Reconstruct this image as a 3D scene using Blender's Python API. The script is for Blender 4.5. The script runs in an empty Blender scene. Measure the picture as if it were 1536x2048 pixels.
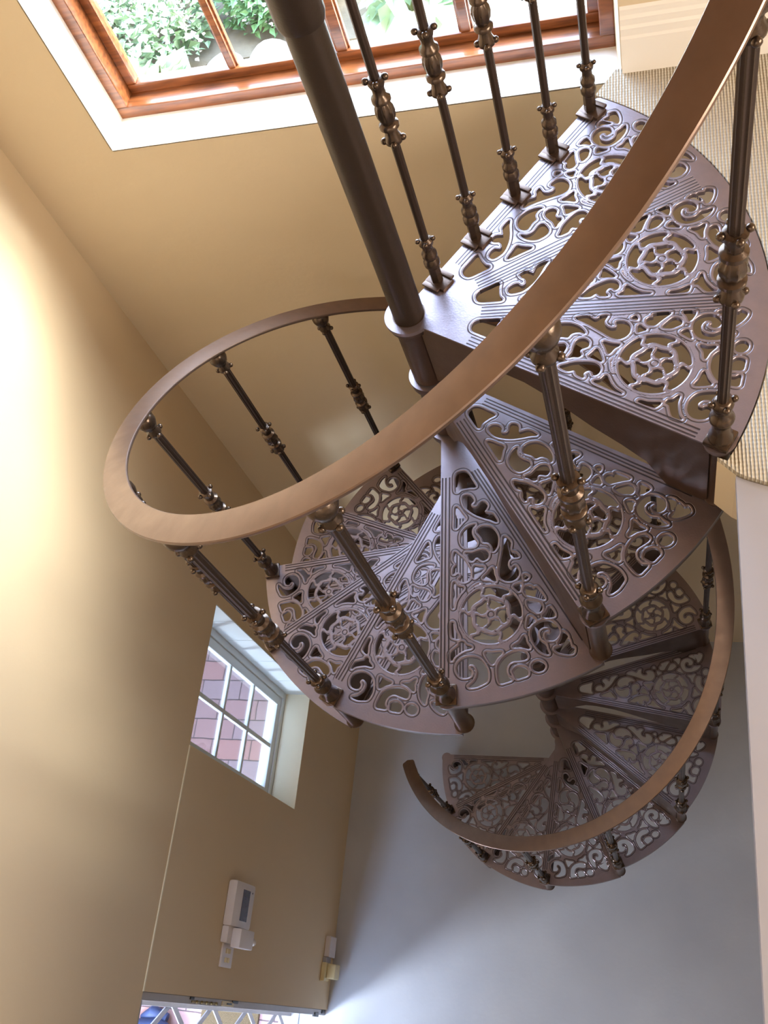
import bpy, bmesh, math, random
import numpy as np
from mathutils import Vector, Matrix
random.seed(7)
SC = bpy.context.scene
COL = SC.collection
PI = math.pi

# ------------------------------------------------------------------ measures
H = 0.20155            # rise of one tread
TH0 = -0.51306         # azimuth of the landing's front edge
DTH = -0.49473         # azimuth step per tread, going down
DL = 0.49112           # azimuth step of the landing's three segments
N = 18                 # treads below the landing
ZF = -19 * H           # ground floor level
RB = 0.65              # balusters stand on this radius
WALL_X, WALL_Y = -1.21, 0.725
HEAD_Z = -1.806        # head of small window and door in the left wall

HOLES = [[[0.1414,0.0176],[0.1341,0.0233],[0.1319,0.0331],[0.1361,0.0415],[0.1455,0.0478],[0.1581,0.054],[0.1746,0.0615],[0.1748,0.0484],[0.1763,0.0331],[0.1788,0.0261],[0.183,0.0219],[0.181,0.0177],[0.1589,0.017]],
[[0.203,0.0337],[0.1962,0.0358],[0.1938,0.0427],[0.1968,0.0496],[0.2044,0.0551],[0.2114,0.0558],[0.2163,0.0509],[0.2216,0.0502],[0.2263,0.0543],[0.2276,0.0605],[0.2249,0.0673],[0.2184,0.0715],[0.2145,0.0791],[0.2237,0.0865],[0.2326,0.0836],[0.2398,0.0795],[0.2438,0.0889],[0.2478,0.099],[0.2659,0.1075],[0.2594,0.0941],[0.2516,0.0753],[0.2424,0.059],[0.2304,0.0454],[0.2188,0.0371]],
[[0.223,0.0171],[0.2267,0.0233],[0.2381,0.0302],[0.2511,0.0384],[0.2581,0.0316],[0.2679,0.0234],[0.2733,0.0165],[0.2521,0.0165]],
[[0.269,0.0595],[0.2717,0.0479],[0.2797,0.037],[0.2911,0.0302],[0.306,0.0302],[0.3167,0.0342],[0.321,0.041],[0.3212,0.0518],[0.319,0.0598],[0.3133,0.0626],[0.3071,0.0599],[0.2961,0.0532],[0.2855,0.0513],[0.2767,0.0533]],
[[0.2809,0.0669],[0.2755,0.0737],[0.275,0.0845],[0.2806,0.0965],[0.2918,0.1044],[0.3055,0.1084],[0.3201,0.1076],[0.3301,0.1038],[0.3355,0.099],[0.3267,0.0985],[0.3174,0.0933],[0.3127,0.0867],[0.3114,0.0787],[0.3026,0.0761],[0.2931,0.0695],[0.2868,0.0655]],
[[0.3356,0.0396],[0.3367,0.053],[0.3327,0.0664],[0.3315,0.0771],[0.3358,0.0851],[0.3433,0.0876],[0.3518,0.0849],[0.3555,0.0769],[0.3521,0.0716],[0.3473,0.0663],[0.3475,0.0596],[0.3536,0.0543],[0.3517,0.0489],[0.3427,0.0449]],
[[0.3684,0.0582],[0.3707,0.0688],[0.3729,0.078],[0.3824,0.0713],[0.3943,0.058],[0.3813,0.0574]],
[[0.3758,0.0964],[0.3903,0.0988],[0.4062,0.1025],[0.4004,0.0921],[0.3972,0.0777],[0.3865,0.0871]],
[[0.3321,0.0153],[0.3489,0.0137],[0.3566,0.0187],[0.3625,0.0201],[0.3693,0.0141],[0.3822,0.0134],[0.3776,0.0195],[0.3789,0.0268],[0.3851,0.0317],[0.3921,0.0301],[0.3961,0.0261],[0.4007,0.0301],[0.4013,0.0381],[0.3969,0.0454],[0.3864,0.0488],[0.3747,0.0461],[0.3627,0.0409],[0.349,0.0329],[0.3394,0.0234]],
[[0.3045,0.1221],[0.308,0.1287],[0.3196,0.1357],[0.3355,0.1334],[0.3418,0.1391],[0.3438,0.1457],[0.3529,0.1513],[0.354,0.1375],[0.3612,0.1295],[0.3726,0.128],[0.3808,0.133],[0.3806,0.1395],[0.3753,0.1448],[0.3829,0.1498],[0.3929,0.1509],[0.4024,0.1454],[0.4071,0.1337],[0.4048,0.1221],[0.3971,0.1137],[0.3841,0.1114],[0.3615,0.1151],[0.3358,0.1195],[0.3184,0.1212]],
[[0.4051,0.0131],[0.4125,0.0215],[0.4168,0.0341],[0.4305,0.0236],[0.4455,0.0153],[0.4585,0.0122]],
[[0.4103,0.0674],[0.4169,0.0756],[0.4156,0.088],[0.4203,0.0972],[0.4262,0.0879],[0.433,0.0734],[0.4401,0.0651],[0.4308,0.0589],[0.4234,0.0486]],
[[0.3964,0.1639],[0.4003,0.1713],[0.4065,0.165]],
[[0.4213,0.1412],[0.4164,0.1495],[0.4162,0.1556],[0.4244,0.1537],[0.4313,0.1515],[0.4283,0.1461]],
[[0.4339,0.1635],[0.4263,0.1644],[0.4224,0.1706],[0.4251,0.1775],[0.433,0.1809],[0.4268,0.1866],[0.4384,0.1952],[0.4532,0.2022],[0.4476,0.1868],[0.4435,0.1749],[0.4407,0.167]],
[[0.4561,0.1685],[0.458,0.1805],[0.4621,0.1923],[0.4688,0.1966],[0.4773,0.1947],[0.4811,0.1876],[0.4763,0.1798],[0.4693,0.1721]],
[[0.4732,0.2137],[0.4918,0.2208],[0.4915,0.2001],[0.4824,0.2074]],
[[0.4907,0.1714],[0.4977,0.1811],[0.5057,0.1729],[0.5117,0.1668],[0.5011,0.1681]],
[[0.5718,0.2057],[0.5653,0.1924],[0.5524,0.1821],[0.5374,0.1758],[0.5227,0.1743],[0.5104,0.1806],[0.5027,0.1928],[0.5004,0.2067],[0.5076,0.2201],[0.5218,0.2283],[0.5341,0.2258],[0.542,0.2176],[0.5414,0.2079],[0.5359,0.2037],[0.5297,0.2045],[0.5301,0.2113],[0.523,0.2149],[0.5148,0.21],[0.5132,0.1983],[0.5193,0.1882],[0.5296,0.1855],[0.5424,0.1893],[0.5513,0.1997],[0.5617,0.2022]],
[[0.5275,0.2371],[0.5384,0.2455],[0.5491,0.2338],[0.5509,0.2283],[0.5388,0.2343]],
[[0.5447,0.2466],[0.5593,0.2497],[0.5617,0.2563],[0.5728,0.2538],[0.5731,0.2404],[0.5682,0.2262],[0.5617,0.2207],[0.5572,0.2315]],
[[0.5323,0.1592],[0.545,0.1618],[0.5578,0.1682],[0.5537,0.1517],[0.5529,0.1369],[0.5443,0.15]],
[[0.5633,0.0801],[0.5641,0.094],[0.564,0.1119],[0.5748,0.1018],[0.5858,0.0947],[0.5825,0.0898]],
[[0.5934,0.0207],[0.5821,0.0237],[0.5734,0.0348],[0.571,0.0499],[0.576,0.0659],[0.5901,0.0768],[0.6047,0.0825],[0.6209,0.0813],[0.6276,0.0714],[0.6325,0.0595],[0.6325,0.0457],[0.6238,0.0556],[0.6119,0.0626],[0.5997,0.0641],[0.5892,0.0598],[0.5841,0.0499],[0.5873,0.0432],[0.5955,0.0428],[0.5999,0.0484],[0.6071,0.0488],[0.6119,0.0418],[0.6114,0.0308],[0.6039,0.0238]],
[[0.5372,0.0268],[0.5376,0.0335],[0.5442,0.0379],[0.5501,0.05],[0.5535,0.0359],[0.5602,0.0237],[0.5681,0.0136],[0.5751,0.0092],[0.5594,0.0085],[0.5504,0.0176],[0.5439,0.0258]],
[[0.4954,0.0093],[0.4957,0.0134],[0.5087,0.0155],[0.522,0.0217],[0.5285,0.0237],[0.5269,0.0155],[0.5213,0.0104]],
[[0.6221,0.1069],[0.6058,0.1052],[0.5916,0.1064],[0.5776,0.1156],[0.5681,0.1296],[0.5638,0.1455],[0.5676,0.1591],[0.576,0.1628],[0.5803,0.1587],[0.5815,0.1489],[0.5827,0.1332],[0.5904,0.1232],[0.6025,0.12],[0.6148,0.1227],[0.6212,0.1303],[0.6257,0.1185],[0.6274,0.1107]],
[[0.6043,0.1356],[0.5975,0.1426],[0.597,0.1524],[0.6015,0.161],[0.6127,0.1626],[0.6172,0.1518],[0.6188,0.1421],[0.6094,0.1374]],
[[0.5972,0.1974],[0.6042,0.1936],[0.6067,0.185],[0.6034,0.1767],[0.596,0.1734],[0.589,0.1772],[0.5865,0.1858],[0.5899,0.1941]]]

# ------------------------------------------------------------------ helpers
def link(o, parent=None):
    COL.objects.link(o)
    if parent is not None:
        o.parent = parent
    return o

def tag(o, label=None, cat=None, group=None, kind=None):
    if label: o['label'] = label
    if cat: o['category'] = cat
    if group: o['group'] = group
    if kind: o['kind'] = kind
    return o

def empty(name, loc=(0, 0, 0), rz=0.0):
    o = bpy.data.objects.new(name, None)
    o.empty_display_size = 0.05
    o.location = loc
    o.rotation_euler = (0, 0, rz)
    return link(o)

class MB:
    """collects shapes and links them as one mesh object"""
    def __init__(self):
        self.bm = bmesh.new()
    def box(self, x0, y0, z0, x1, y1, z1, bevel=0.0, rot=None, origin=(0, 0, 0)):
        b = bmesh.new()
        bmesh.ops.create_cube(b, size=1.0)
        for v in b.verts:
            v.co = Vector(((x0 + x1) / 2 + v.co.x * (x1 - x0), (y0 + y1) / 2 + v.co.y * (y1 - y0), (z0 + z1) / 2 + v.co.z * (z1 - z0)))
        if bevel > 0:
            bmesh.ops.bevel(b, geom=b.edges[:], offset=bevel, segments=2, profile=0.6, affect='EDGES')
        if rot is not None:
            bmesh.ops.transform(b, matrix=Matrix.Translation(origin) @ rot @ Matrix.Translation(-Vector(origin)), verts=b.verts)
        self.add(b)
        return self
    def add(self, b):
        me = bpy.data.meshes.new('tmp')
        b.to_mesh(me); b.free()
        self.bm.from_mesh(me)
        bpy.data.meshes.remove(me)
    def lathe(self, prof, c=(0, 0), seg=20, lobes=0, lob=0.0, cap=True, rng=None, sq=None):
        """prof = [(r, z)...]; lobes modulates the radius (fluting)"""
        bm = self.bm
        rings = []
        for (r, z) in prof:
            ring = []
            for i in range(seg):
                a = 2 * PI * i / seg
                k = 1.0
                if lobes and (rng is None or rng[0] <= z <= rng[1]):
                    k = 1 - lob * (0.5 - 0.5 * math.cos(lobes * a))
                ring.append(bm.verts.new((c[0] + r * k * math.cos(a), c[1] + r * k * math.sin(a), z)))
            rings.append(ring)
        for a, b in zip(rings, rings[1:]):
            for i in range(seg):
                j = (i + 1) % seg
                bm.faces.new((a[i], a[j], b[j], b[i]))
        if cap:
            bm.faces.new(rings[0][::-1]); bm.faces.new(rings[-1])
        return self
    def ball(self, c, r, seg=10, sz=1.0):
        b = bmesh.new()
        bmesh.ops.create_uvsphere(b, u_segments=seg, v_segments=max(6, seg // 2 + 2), radius=r)
        for v in b.verts:
            v.co = Vector((v.co.x, v.co.y, v.co.z * sz)) + Vector(c)
        self.add(b)
        return self
    def bar(self, a, b, w, h=None, seg=4):
        """bar between two points, square (seg=4) or round"""
        a, b = Vector(a), Vector(b)
        h = h or w
        d = (b - a)
        q = d.to_track_quat('Z', 'Y').to_matrix().to_4x4()
        m = bmesh.new()
        bmesh.ops.create_cone(m, cap_ends=True, segments=seg, radius1=0.5, radius2=0.5, depth=d.length)
        k = math.sqrt(2) if seg == 4 else 1.0
        if seg == 4:
            bmesh.ops.rotate(m, verts=m.verts, cent=(0, 0, 0), matrix=Matrix.Rotation(PI / 4, 3, 'Z'))
        for v in m.verts:
            v.co.x *= w * k; v.co.y *= h * k
        bmesh.ops.transform(m, matrix=Matrix.Translation((a + b) / 2) @ q, verts=m.verts)
        self.add(m)
        return self
    def tube(self, pts, r, seg=8):
        """round tube through points"""
        bm = self.bm
        pts = [Vector(p) for p in pts]
        rings = []
        up = None
        for i, p in enumerate(pts):
            t = (pts[min(i + 1, len(pts) - 1)] - pts[max(i - 1, 0)]).normalized()
            if up is None:
                up = t.orthogonal().normalized()
            up = (up - t * up.dot(t)).normalized()
            s = t.cross(up)
            rr = r[i] if isinstance(r, (list, tuple)) else r
            rings.append([bm.verts.new(p + (up * math.cos(2 * PI * k / seg) + s * math.sin(2 * PI * k / seg)) * rr) for k in range(seg)])
        for a, b in zip(rings, rings[1:]):
            for k in range(seg):
                j = (k + 1) % seg
                bm.faces.new((a[k], a[j], b[j], b[k]))
        bm.faces.new(rings[0][::-1]); bm.faces.new(rings[-1])
        return self
    def sweep(self, frames, closed=True, caps=True):
        """frames = list of lists of points (cross-sections)"""
        bm = self.bm
        rings = [[bm.verts.new(p) for p in f] for f in frames]
        n = len(rings[0])
        for a, b in zip(rings, rings[1:]):
            for k in range(n if closed else n - 1):
                j = (k + 1) % n
                bm.faces.new((a[k], a[j], b[j], b[k]))
        if caps and closed:
            bm.faces.new(rings[0][::-1]); bm.faces.new(rings[-1])
        return self
    def prism(self, poly, axis, a0, a1):
        """poly in the two other axes (cyclic order), extruded along axis from a0 to a1"""
        bm = self.bm
        def P(u, v, w):
            return {'x': (w, u, v), 'y': (u, w, v), 'z': (u, v, w)}[axis]
        lo = [bm.verts.new(P(u, v, a0)) for u, v in poly]
        hi = [bm.verts.new(P(u, v, a1)) for u, v in poly]
        n = len(poly)
        for i in range(n):
            j = (i + 1) % n
            bm.faces.new((lo[i], lo[j], hi[j], hi[i]))
        bm.faces.new(lo[::-1]); bm.faces.new(hi)
        return self
    def build(self, name, mat, parent=None, smooth=False, angle=None, loc=None):
        bmesh.ops.recalc_face_normals(self.bm, faces=self.bm.faces)
        me = bpy.data.meshes.new(name)
        self.bm.to_mesh(me); self.bm.free()
        me.materials.append(mat)
        if smooth:
            me.polygons.foreach_set('use_smooth', [True] * len(me.polygons))
            me.set_sharp_from_angle(angle=math.radians(angle or 40))
        o = bpy.data.objects.new(name, me)
        if loc: o.location = loc
        return link(o, parent)

def copy_tree(o, parent=None):
    c = o.copy()
    COL.objects.link(c)
    if parent is not None:
        c.parent = parent
    for ch in [x for x in o.children]:
        copy_tree(ch, c)
    return c

# ------------------------------------------------------------------ materials
def srgb(r, g, b):
    f = lambda c: (c / 255 / 12.92) if c / 255 <= 0.04045 else ((c / 255 + 0.055) / 1.055) ** 2.4
    return (f(r), f(g), f(b), 1)

def mat(name, color, rough=0.6, metal=0.0, noise=0.0, nscale=20, bump=0.0, bscale=60, spec=None, color2=None, coat=0.0):
    m = bpy.data.materials.new(name)
    m.use_nodes = True
    nt = m.node_tree; N_ = nt.nodes; L = nt.links
    b = N_['Principled BSDF']
    b.inputs['Roughness'].default_value = rough
    b.inputs['Metallic'].default_value = metal
    if spec is not None: b.inputs['Specular IOR Level'].default_value = spec
    if coat: b.inputs['Coat Weight'].default_value = coat; b.inputs['Coat Roughness'].default_value = 0.15
    tc = N_.new('ShaderNodeTexCoord')
    nz = N_.new('ShaderNodeTexNoise')
    nz.inputs['Scale'].default_value = nscale; nz.inputs['Detail'].default_value = 6
    L.new(tc.outputs['Object'], nz.inputs['Vector'])
    mx = N_.new('ShaderNodeMix'); mx.data_type = 'RGBA'
    c = color
    c2 = color2 or tuple(min(1, x * (1 - noise)) for x in c[:3]) + (1,)
    mx.inputs['A'].default_value = c; mx.inputs['B'].default_value = c2
    L.new(nz.outputs['Fac'], mx.inputs['Factor'])
    L.new(mx.outputs['Result'], b.inputs['Base Color'])
    if bump > 0:
        n2 = N_.new('ShaderNodeTexNoise'); n2.inputs['Scale'].default_value = bscale; n2.inputs['Detail'].default_value = 4
        L.new(tc.outputs['Object'], n2.inputs['Vector'])
        bp = N_.new('ShaderNodeBump'); bp.inputs['Strength'].default_value = bump; bp.inputs['Distance'].default_value = 0.004
        L.new(n2.outputs['Fac'], bp.inputs['Height'])
        L.new(bp.outputs['Normal'], b.inputs['Normal'])
    return m

M = {}
M['wall'] = mat('wall_paint', srgb(214, 195, 164), 0.85, noise=0.06, nscale=3, bump=0.25, bscale=45)
M['wall_left'] = mat('wall_paint_left', srgb(218, 196, 162), 0.8, noise=0.06, nscale=2.5, bump=0.2, bscale=25)
M['reveal'] = mat('reveal_paint', srgb(236, 226, 200), 0.8, noise=0.03, bump=0.2, bscale=40)
M['sill'] = mat('overexposed_white', srgb(250, 248, 242), 0.6, noise=0.02)  # overexposed look of sill and left reveal put into the colour
M['ceiling'] = mat('ceiling_boards', srgb(170, 146, 120), 0.9, noise=0.03)
M['cement'] = mat('cement_floor', srgb(204, 204, 208), 0.55, noise=0.3, nscale=2.2, bump=0.2, bscale=30, color2=srgb(166, 168, 178))
M['white_gloss'] = mat('white_gloss_paint', srgb(236, 230, 222), 0.35, noise=0.03, nscale=8)
M['white_ledge'] = mat('ledge_paint', srgb(158, 154, 158), 0.45, noise=0.06, nscale=6, bump=0.1, bscale=12)
M['white_frame'] = mat('white_window_paint', srgb(225, 232, 236), 0.4, noise=0.03)
M['plastic'] = mat('white_plastic', srgb(222, 215, 215), 0.35, noise=0.03)
M['cream_plastic'] = mat('cream_plastic', srgb(222, 206, 160), 0.4, noise=0.05)
M['display'] = mat('dark_display', srgb(70, 62, 80), 0.2, noise=0.3, nscale=60)
M['dark'] = mat('dark_metal', srgb(30, 28, 30), 0.4)
M['brass'] = mat('worn_brass', srgb(150, 130, 85), 0.4, metal=0.7, noise=0.3, nscale=80)
M['grey_metal'] = mat('grey_painted_metal', srgb(170, 168, 172), 0.4, noise=0.1, nscale=30)
M['coir'] = mat('coir_mat', srgb(104, 86, 60), 0.95, noise=0.6, nscale=260, bump=1.0, bscale=400)
M['bag'] = mat('dark_blue_cloth', srgb(48, 62, 104), 0.7, noise=0.5, nscale=14, bump=0.4, bscale=40)
M['stone'] = mat('pale_stone', srgb(138, 134, 130), 0.9, noise=0.25, nscale=12, bump=0.6, bscale=30)
M['pave_out'] = mat('pale_gravel', srgb(225, 220, 205), 0.95, noise=0.25, nscale=30, bump=0.5, bscale=90)
M['leaf1'] = mat('leaf_green', srgb(112, 148, 94), 0.6, noise=0.5, nscale=9, color2=srgb(78, 118, 84))
M['leaf2'] = mat('leaf_pale', srgb(156, 174, 138), 0.6, noise=0.4, nscale=9, color2=srgb(102, 136, 108))
M['petal'] = mat('white_petal', srgb(245, 245, 245), 0.6)
M['stem'] = mat('plant_stem', srgb(88, 96, 58), 0.8, noise=0.4)
M['soil'] = mat('garden_soil', srgb(122, 110, 92), 0.95, noise=0.5, nscale=30, bump=0.6, bscale=60)

def iron(name, base, rough=0.36, metal=0.55, bump=0.25):
    """hammered bronze paint; casting relief is driven by the mesh's own distance attributes"""
    m = bpy.data.materials.new(name); m.use_nodes = True
    nt = m.node_tree; N_ = nt.nodes; L = nt.links
    b = N_['Principled BSDF']
    b.inputs['Metallic'].default_value = metal
    tc = N_.new('ShaderNodeTexCoord')
    nz = N_.new('ShaderNodeTexNoise'); nz.inputs['Scale'].default_value = 25; nz.inputs['Detail'].default_value = 5
    L.new(tc.outputs['Object'], nz.inputs['Vector'])
    mx = N_.new('ShaderNodeMix'); mx.data_type = 'RGBA'
    mx.inputs['A'].default_value = base; mx.inputs['B'].default_value = tuple(x * 0.72 for x in base[:3]) + (1,)
    L.new(nz.outputs['Fac'], mx.inputs['Factor']); L.new(mx.outputs['Result'], b.inputs['Base Color'])
    mr = N_.new('ShaderNodeMapRange'); mr.inputs['To Min'].default_value = rough - 0.06; mr.inputs['To Max'].default_value = rough + 0.1
    L.new(nz.outputs['Fac'], mr.inputs['Value']); L.new(mr.outputs['Result'], b.inputs['Roughness'])
    n2 = N_.new('ShaderNodeTexNoise'); n2.inputs['Scale'].default_value = 240; n2.inputs['Detail'].default_value = 2
    L.new(tc.outputs['Object'], n2.inputs['Vector'])
    bp = N_.new('ShaderNodeBump'); bp.inputs['Strength'].default_value = bump; bp.inputs['Distance'].default_value = 0.0008
    L.new(n2.outputs['Fac'], bp.inputs['Height'])
    L.new(bp.outputs['Normal'], b.inputs['Normal'])
    return m, bp

M['iron'], _ = iron('bronze_iron', srgb(100, 80, 68), 0.32, 0.75)
M['iron_dark'], _ = iron('bronze_iron_dark', srgb(76, 62, 54), 0.34, 0.7)
M['pole'], _ = iron('bronze_pole', srgb(62, 50, 42), 0.36, 0.5)
M['brass_iron'], _ = iron('bronze_iron_gilt', srgb(96, 80, 68), 0.24, 0.8)
M['rail'], _ = iron('bronze_rail', srgb(142, 119, 106), 0.35, 0.88, 0.07)

# iron with cast relief (uses attributes sd, gv, gw, rr of the plate)
def relief_iron():
    m, bp = iron('bronze_openwork', srgb(148, 134, 138), 0.32, 0.75)
    nt = m.node_tree; N_ = nt.nodes; L = nt.links
    def attr(n):
        a = N_.new('ShaderNodeAttribute'); a.attribute_name = n; return a.outputs['Fac']
    def math_(op, a, b=None, c=None):
        n = N_.new('ShaderNodeMath'); n.operation = op
        for i, x in enumerate((a, b, c)):
            if x is None: continue
            if isinstance(x, (int, float)): n.inputs[i].default_value = x
            else: L.new(x, n.inputs[i])
        return n.outputs[0]
    def notch(x, c, w):      # 1 in a groove centred on c, half width w
        d = math_('ABSOLUTE', math_('SUBTRACT', x, c))
        n = N_.new('ShaderNodeMapRange'); n.interpolation_type = 'SMOOTHSTEP'
        L.new(d, n.inputs['Value']); n.inputs['From Min'].default_value = w * 0.35; n.inputs['From Max'].default_value = w
        n.inputs['To Min'].default_value = 1; n.inputs['To Max'].default_value = 0
        return n.outputs['Result']
    sd, gv, gw, rr = attr('sd'), attr('gv'), attr('gw'), attr('rr')
    h = None
    # grooves that run beside every scroll edge
    g = math_('MULTIPLY', notch(sd, 0.0062, 0.0017), 0.8)
    gr = notch(sd, 0.0034, 0.0030)          # rounded ridge between edge and groove
    bands = None
    for c in (-0.0125, -0.005, 0.0035):
        n = notch(gv, c, 0.0021); bands = n if bands is None else math_('MAXIMUM', bands, n)
    for c in (0.0035, 0.0105, 0.0180):
        bands = math_('MAXIMUM', bands, notch(gw, c, 0.0021))
    win = math_('MULTIPLY', math_('GREATER_THAN', rr, 0.145), math_('LESS_THAN', rr, 0.612))
    bands = math_('MULTIPLY', bands, win)
    hh = math_('SUBTRACT', math_('MULTIPLY', gr, 0.7), math_('ADD', g, math_('MULTIPLY', bands, 1.1)))
    b2 = N_.new('ShaderNodeBump'); b2.inputs['Strength'].default_value = 1.0; b2.inputs['Distance'].default_value = 0.0022
    L.new(hh, b2.inputs['Height']); L.new(bp.outputs['Normal'], b2.inputs['Normal'])
    b = N_['Principled BSDF']; L.new(b2.outputs['Normal'], b.inputs['Normal'])
    # darker base colour in the grooves
    mx = [n for n in N_ if n.type == 'MIX'][0]
    d = N_.new('ShaderNodeMix'); d.data_type = 'RGBA'
    L.new(math_('MULTIPLY', math_('MAXIMUM', bands, g), 0.75), d.inputs['Factor'])
    L.new(mx.outputs['Result'], d.inputs['A']); d.inputs['B'].default_value = srgb(30, 22, 18)
    L.new(d.outputs['Result'], b.inputs['Base Color'])
    return m
M['openwork'] = relief_iron()

def wood():
    m = bpy.data.materials.new('varnished_wood'); m.use_nodes = True
    nt = m.node_tree; N_ = nt.nodes; L = nt.links; b = N_['Principled BSDF']
    tc = N_.new('ShaderNodeTexCoord'); mp = N_.new('ShaderNodeMapping'); mp.inputs['Scale'].default_value = (6, 60, 60)
    L.new(tc.outputs['Object'], mp.inputs['Vector'])
    nz = N_.new('ShaderNodeTexNoise'); nz.inputs['Scale'].default_value = 1.5; nz.inputs['Detail'].default_value = 8
    L.new(mp.outputs['Vector'], nz.inputs['Vector'])
    cr = N_.new('ShaderNodeValToRGB')
    cr.color_ramp.elements[0].position = 0.3; cr.color_ramp.elements[0].color = srgb(98, 54, 30)
    cr.color_ramp.elements[1].position = 0.7; cr.color_ramp.elements[1].color = srgb(160, 96, 54)
    L.new(nz.outputs['Fac'], cr.inputs['Fac']); L.new(cr.outputs['Color'], b.inputs['Base Color'])
    b.inputs['Roughness'].default_value = 0.3; b.inputs['Coat Weight'].default_value = 0.4
    return m
M['wood'] = wood()

def carpet():
    m = bpy.data.materials.new('ribbed_carpet'); m.use_nodes = True
    nt = m.node_tree; N_ = nt.nodes; L = nt.links; b = N_['Principled BSDF']
    b.inputs['Roughness'].default_value = 1.0; b.inputs['Specular IOR Level'].default_value = 0.1
    tc = N_.new('ShaderNodeTexCoord')
    sep = N_.new('ShaderNodeSeparateXYZ'); L.new(tc.outputs['Object'], sep.inputs['Vector'])
    def mt(op, a, bb=None):
        n = N_.new('ShaderNodeMath'); n.operation = op
        for i, x in enumerate((a, bb)):
            if x is None: continue
            if isinstance(x, (int, float)): n.inputs[i].default_value = x
            else: L.new(x, n.inputs[i])
        return n.outputs[0]
    nz = N_.new('ShaderNodeTexNoise'); nz.inputs['Scale'].default_value = 120; L.new(tc.outputs['Object'], nz.inputs['Vector'])
    rib = mt('SINE', mt('ADD', mt('MULTIPLY', sep.outputs['X'], 2 * PI / 0.0060), mt('MULTIPLY', nz.outputs['Fac'], 1.5)))
    kn = mt('SINE', mt('ADD', mt('MULTIPLY', sep.outputs['Y'], 2 * PI / 0.008), mt('MULTIPLY', nz.outputs['Fac'], 2.0)))
    hgt = mt('ADD', mt('MULTIPLY', rib, 0.78), mt('MULTIPLY', kn, 0.2))
    bp = N_.new('ShaderNodeBump'); bp.inputs['Distance'].default_value = 0.003; bp.inputs['Strength'].default_value = 1.0
    L.new(hgt, bp.inputs['Height']); L.new(bp.outputs['Normal'], b.inputs['Normal'])
    mr = N_.new('ShaderNodeMapRange'); mr.inputs['From Min'].default_value = -1; mr.inputs['From Max'].default_value = 1
    L.new(hgt, mr.inputs['Value'])
    mx = N_.new('ShaderNodeMix'); mx.data_type = 'RGBA'
    mx.inputs['A'].default_value = srgb(180, 165, 142); mx.inputs['B'].default_value = srgb(226, 218, 202)
    L.new(mr.outputs['Result'], mx.inputs['Factor']); L.new(mx.outputs['Result'], b.inputs['Base Color'])
    return m
M['carpet'] = carpet()

def bricks(name, c1, c2, mortar, sc, off=0.5, rot=0.0):
    m = bpy.data.materials.new(name); m.use_nodes = True
    nt = m.node_tree; N_ = nt.nodes; L = nt.links; b = N_['Principled BSDF']
    b.inputs['Roughness'].default_value = 0.9
    tc = N_.new('ShaderNodeTexCoord'); mp = N_.new('ShaderNodeMapping')
    mp.inputs['Rotation'].default_value = (0, 0, rot)
    L.new(tc.outputs['Object'], mp.inputs['Vector'])
    nz = N_.new('ShaderNodeTexNoise'); nz.inputs['Scale'].default_value = 9; nz.inputs['Detail'].default_value = 3
    L.new(mp.outputs['Vector'], nz.inputs['Vector'])
    ad = N_.new('ShaderNodeVectorMath'); ad.operation = 'MULTIPLY_ADD'
    L.new(nz.outputs['Color'], ad.inputs[0]); ad.inputs[1].default_value = (0.012, 0.012, 0); L.new(mp.outputs['Vector'], ad.inputs[2])
    br = N_.new('ShaderNodeTexBrick')
    br.inputs['Color1'].default_value = c1; br.inputs['Color2'].default_value = c2; br.inputs['Mortar'].default_value = mortar
    br.inputs['Scale'].default_value = 1.0; br.inputs['Brick Width'].default_value = sc[0]; br.inputs['Row Height'].default_value = sc[1]
    br.inputs['Mortar Size'].default_value = 0.004; br.inputs['Mortar Smooth'].default_value = 0.4
    L.new(ad.outputs['Vector'], br.inputs['Vector'])
    L.new(br.outputs['Color'], b.inputs['Base Color'])
    bp = N_.new('ShaderNodeBump'); bp.inputs['Strength'].default_value = 0.5; bp.inputs['Distance'].default_value = 0.01; bp.invert = True
    L.new(br.outputs['Fac'], bp.inputs['Height']); L.new(bp.outputs['Normal'], b.inputs['Normal'])
    return m
M['paver'] = bricks('clay_pavers', srgb(160, 118, 114), srgb(146, 128, 134), srgb(84, 70, 72), (0.25, 0.12))

def glass():
    m = bpy.data.materials.new('window_glass'); m.use_nodes = True
    nt = m.node_tree; N_ = nt.nodes; L = nt.links
    for n in list(N_):
        if n.type == 'BSDF_PRINCIPLED': N_.remove(n)
    out = [n for n in N_ if n.type == 'OUTPUT_MATERIAL'][0]
    t = N_.new('ShaderNodeBsdfTransparent'); t.inputs['Color'].default_value = (0.96, 0.98, 0.98, 1)
    g = N_.new('ShaderNodeBsdfGlossy'); g.inputs['Roughness'].default_value = 0.02
    lw = N_.new('ShaderNodeLayerWeight'); lw.inputs['Blend'].default_value = 0.15
    ml = N_.new('ShaderNodeMath'); ml.operation = 'MULTIPLY'; ml.inputs[1].default_value = 0.5
    L.new(lw.outputs['Fresnel'], ml.inputs[0])
    mx = N_.new('ShaderNodeMixShader')
    L.new(ml.outputs[0], mx.inputs['Fac']); L.new(t.outputs[0], mx.inputs[1]); L.new(g.outputs[0], mx.inputs[2])
    L.new(mx.outputs[0], out.inputs['Surface'])
    return m
M['glass'] = glass()

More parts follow.
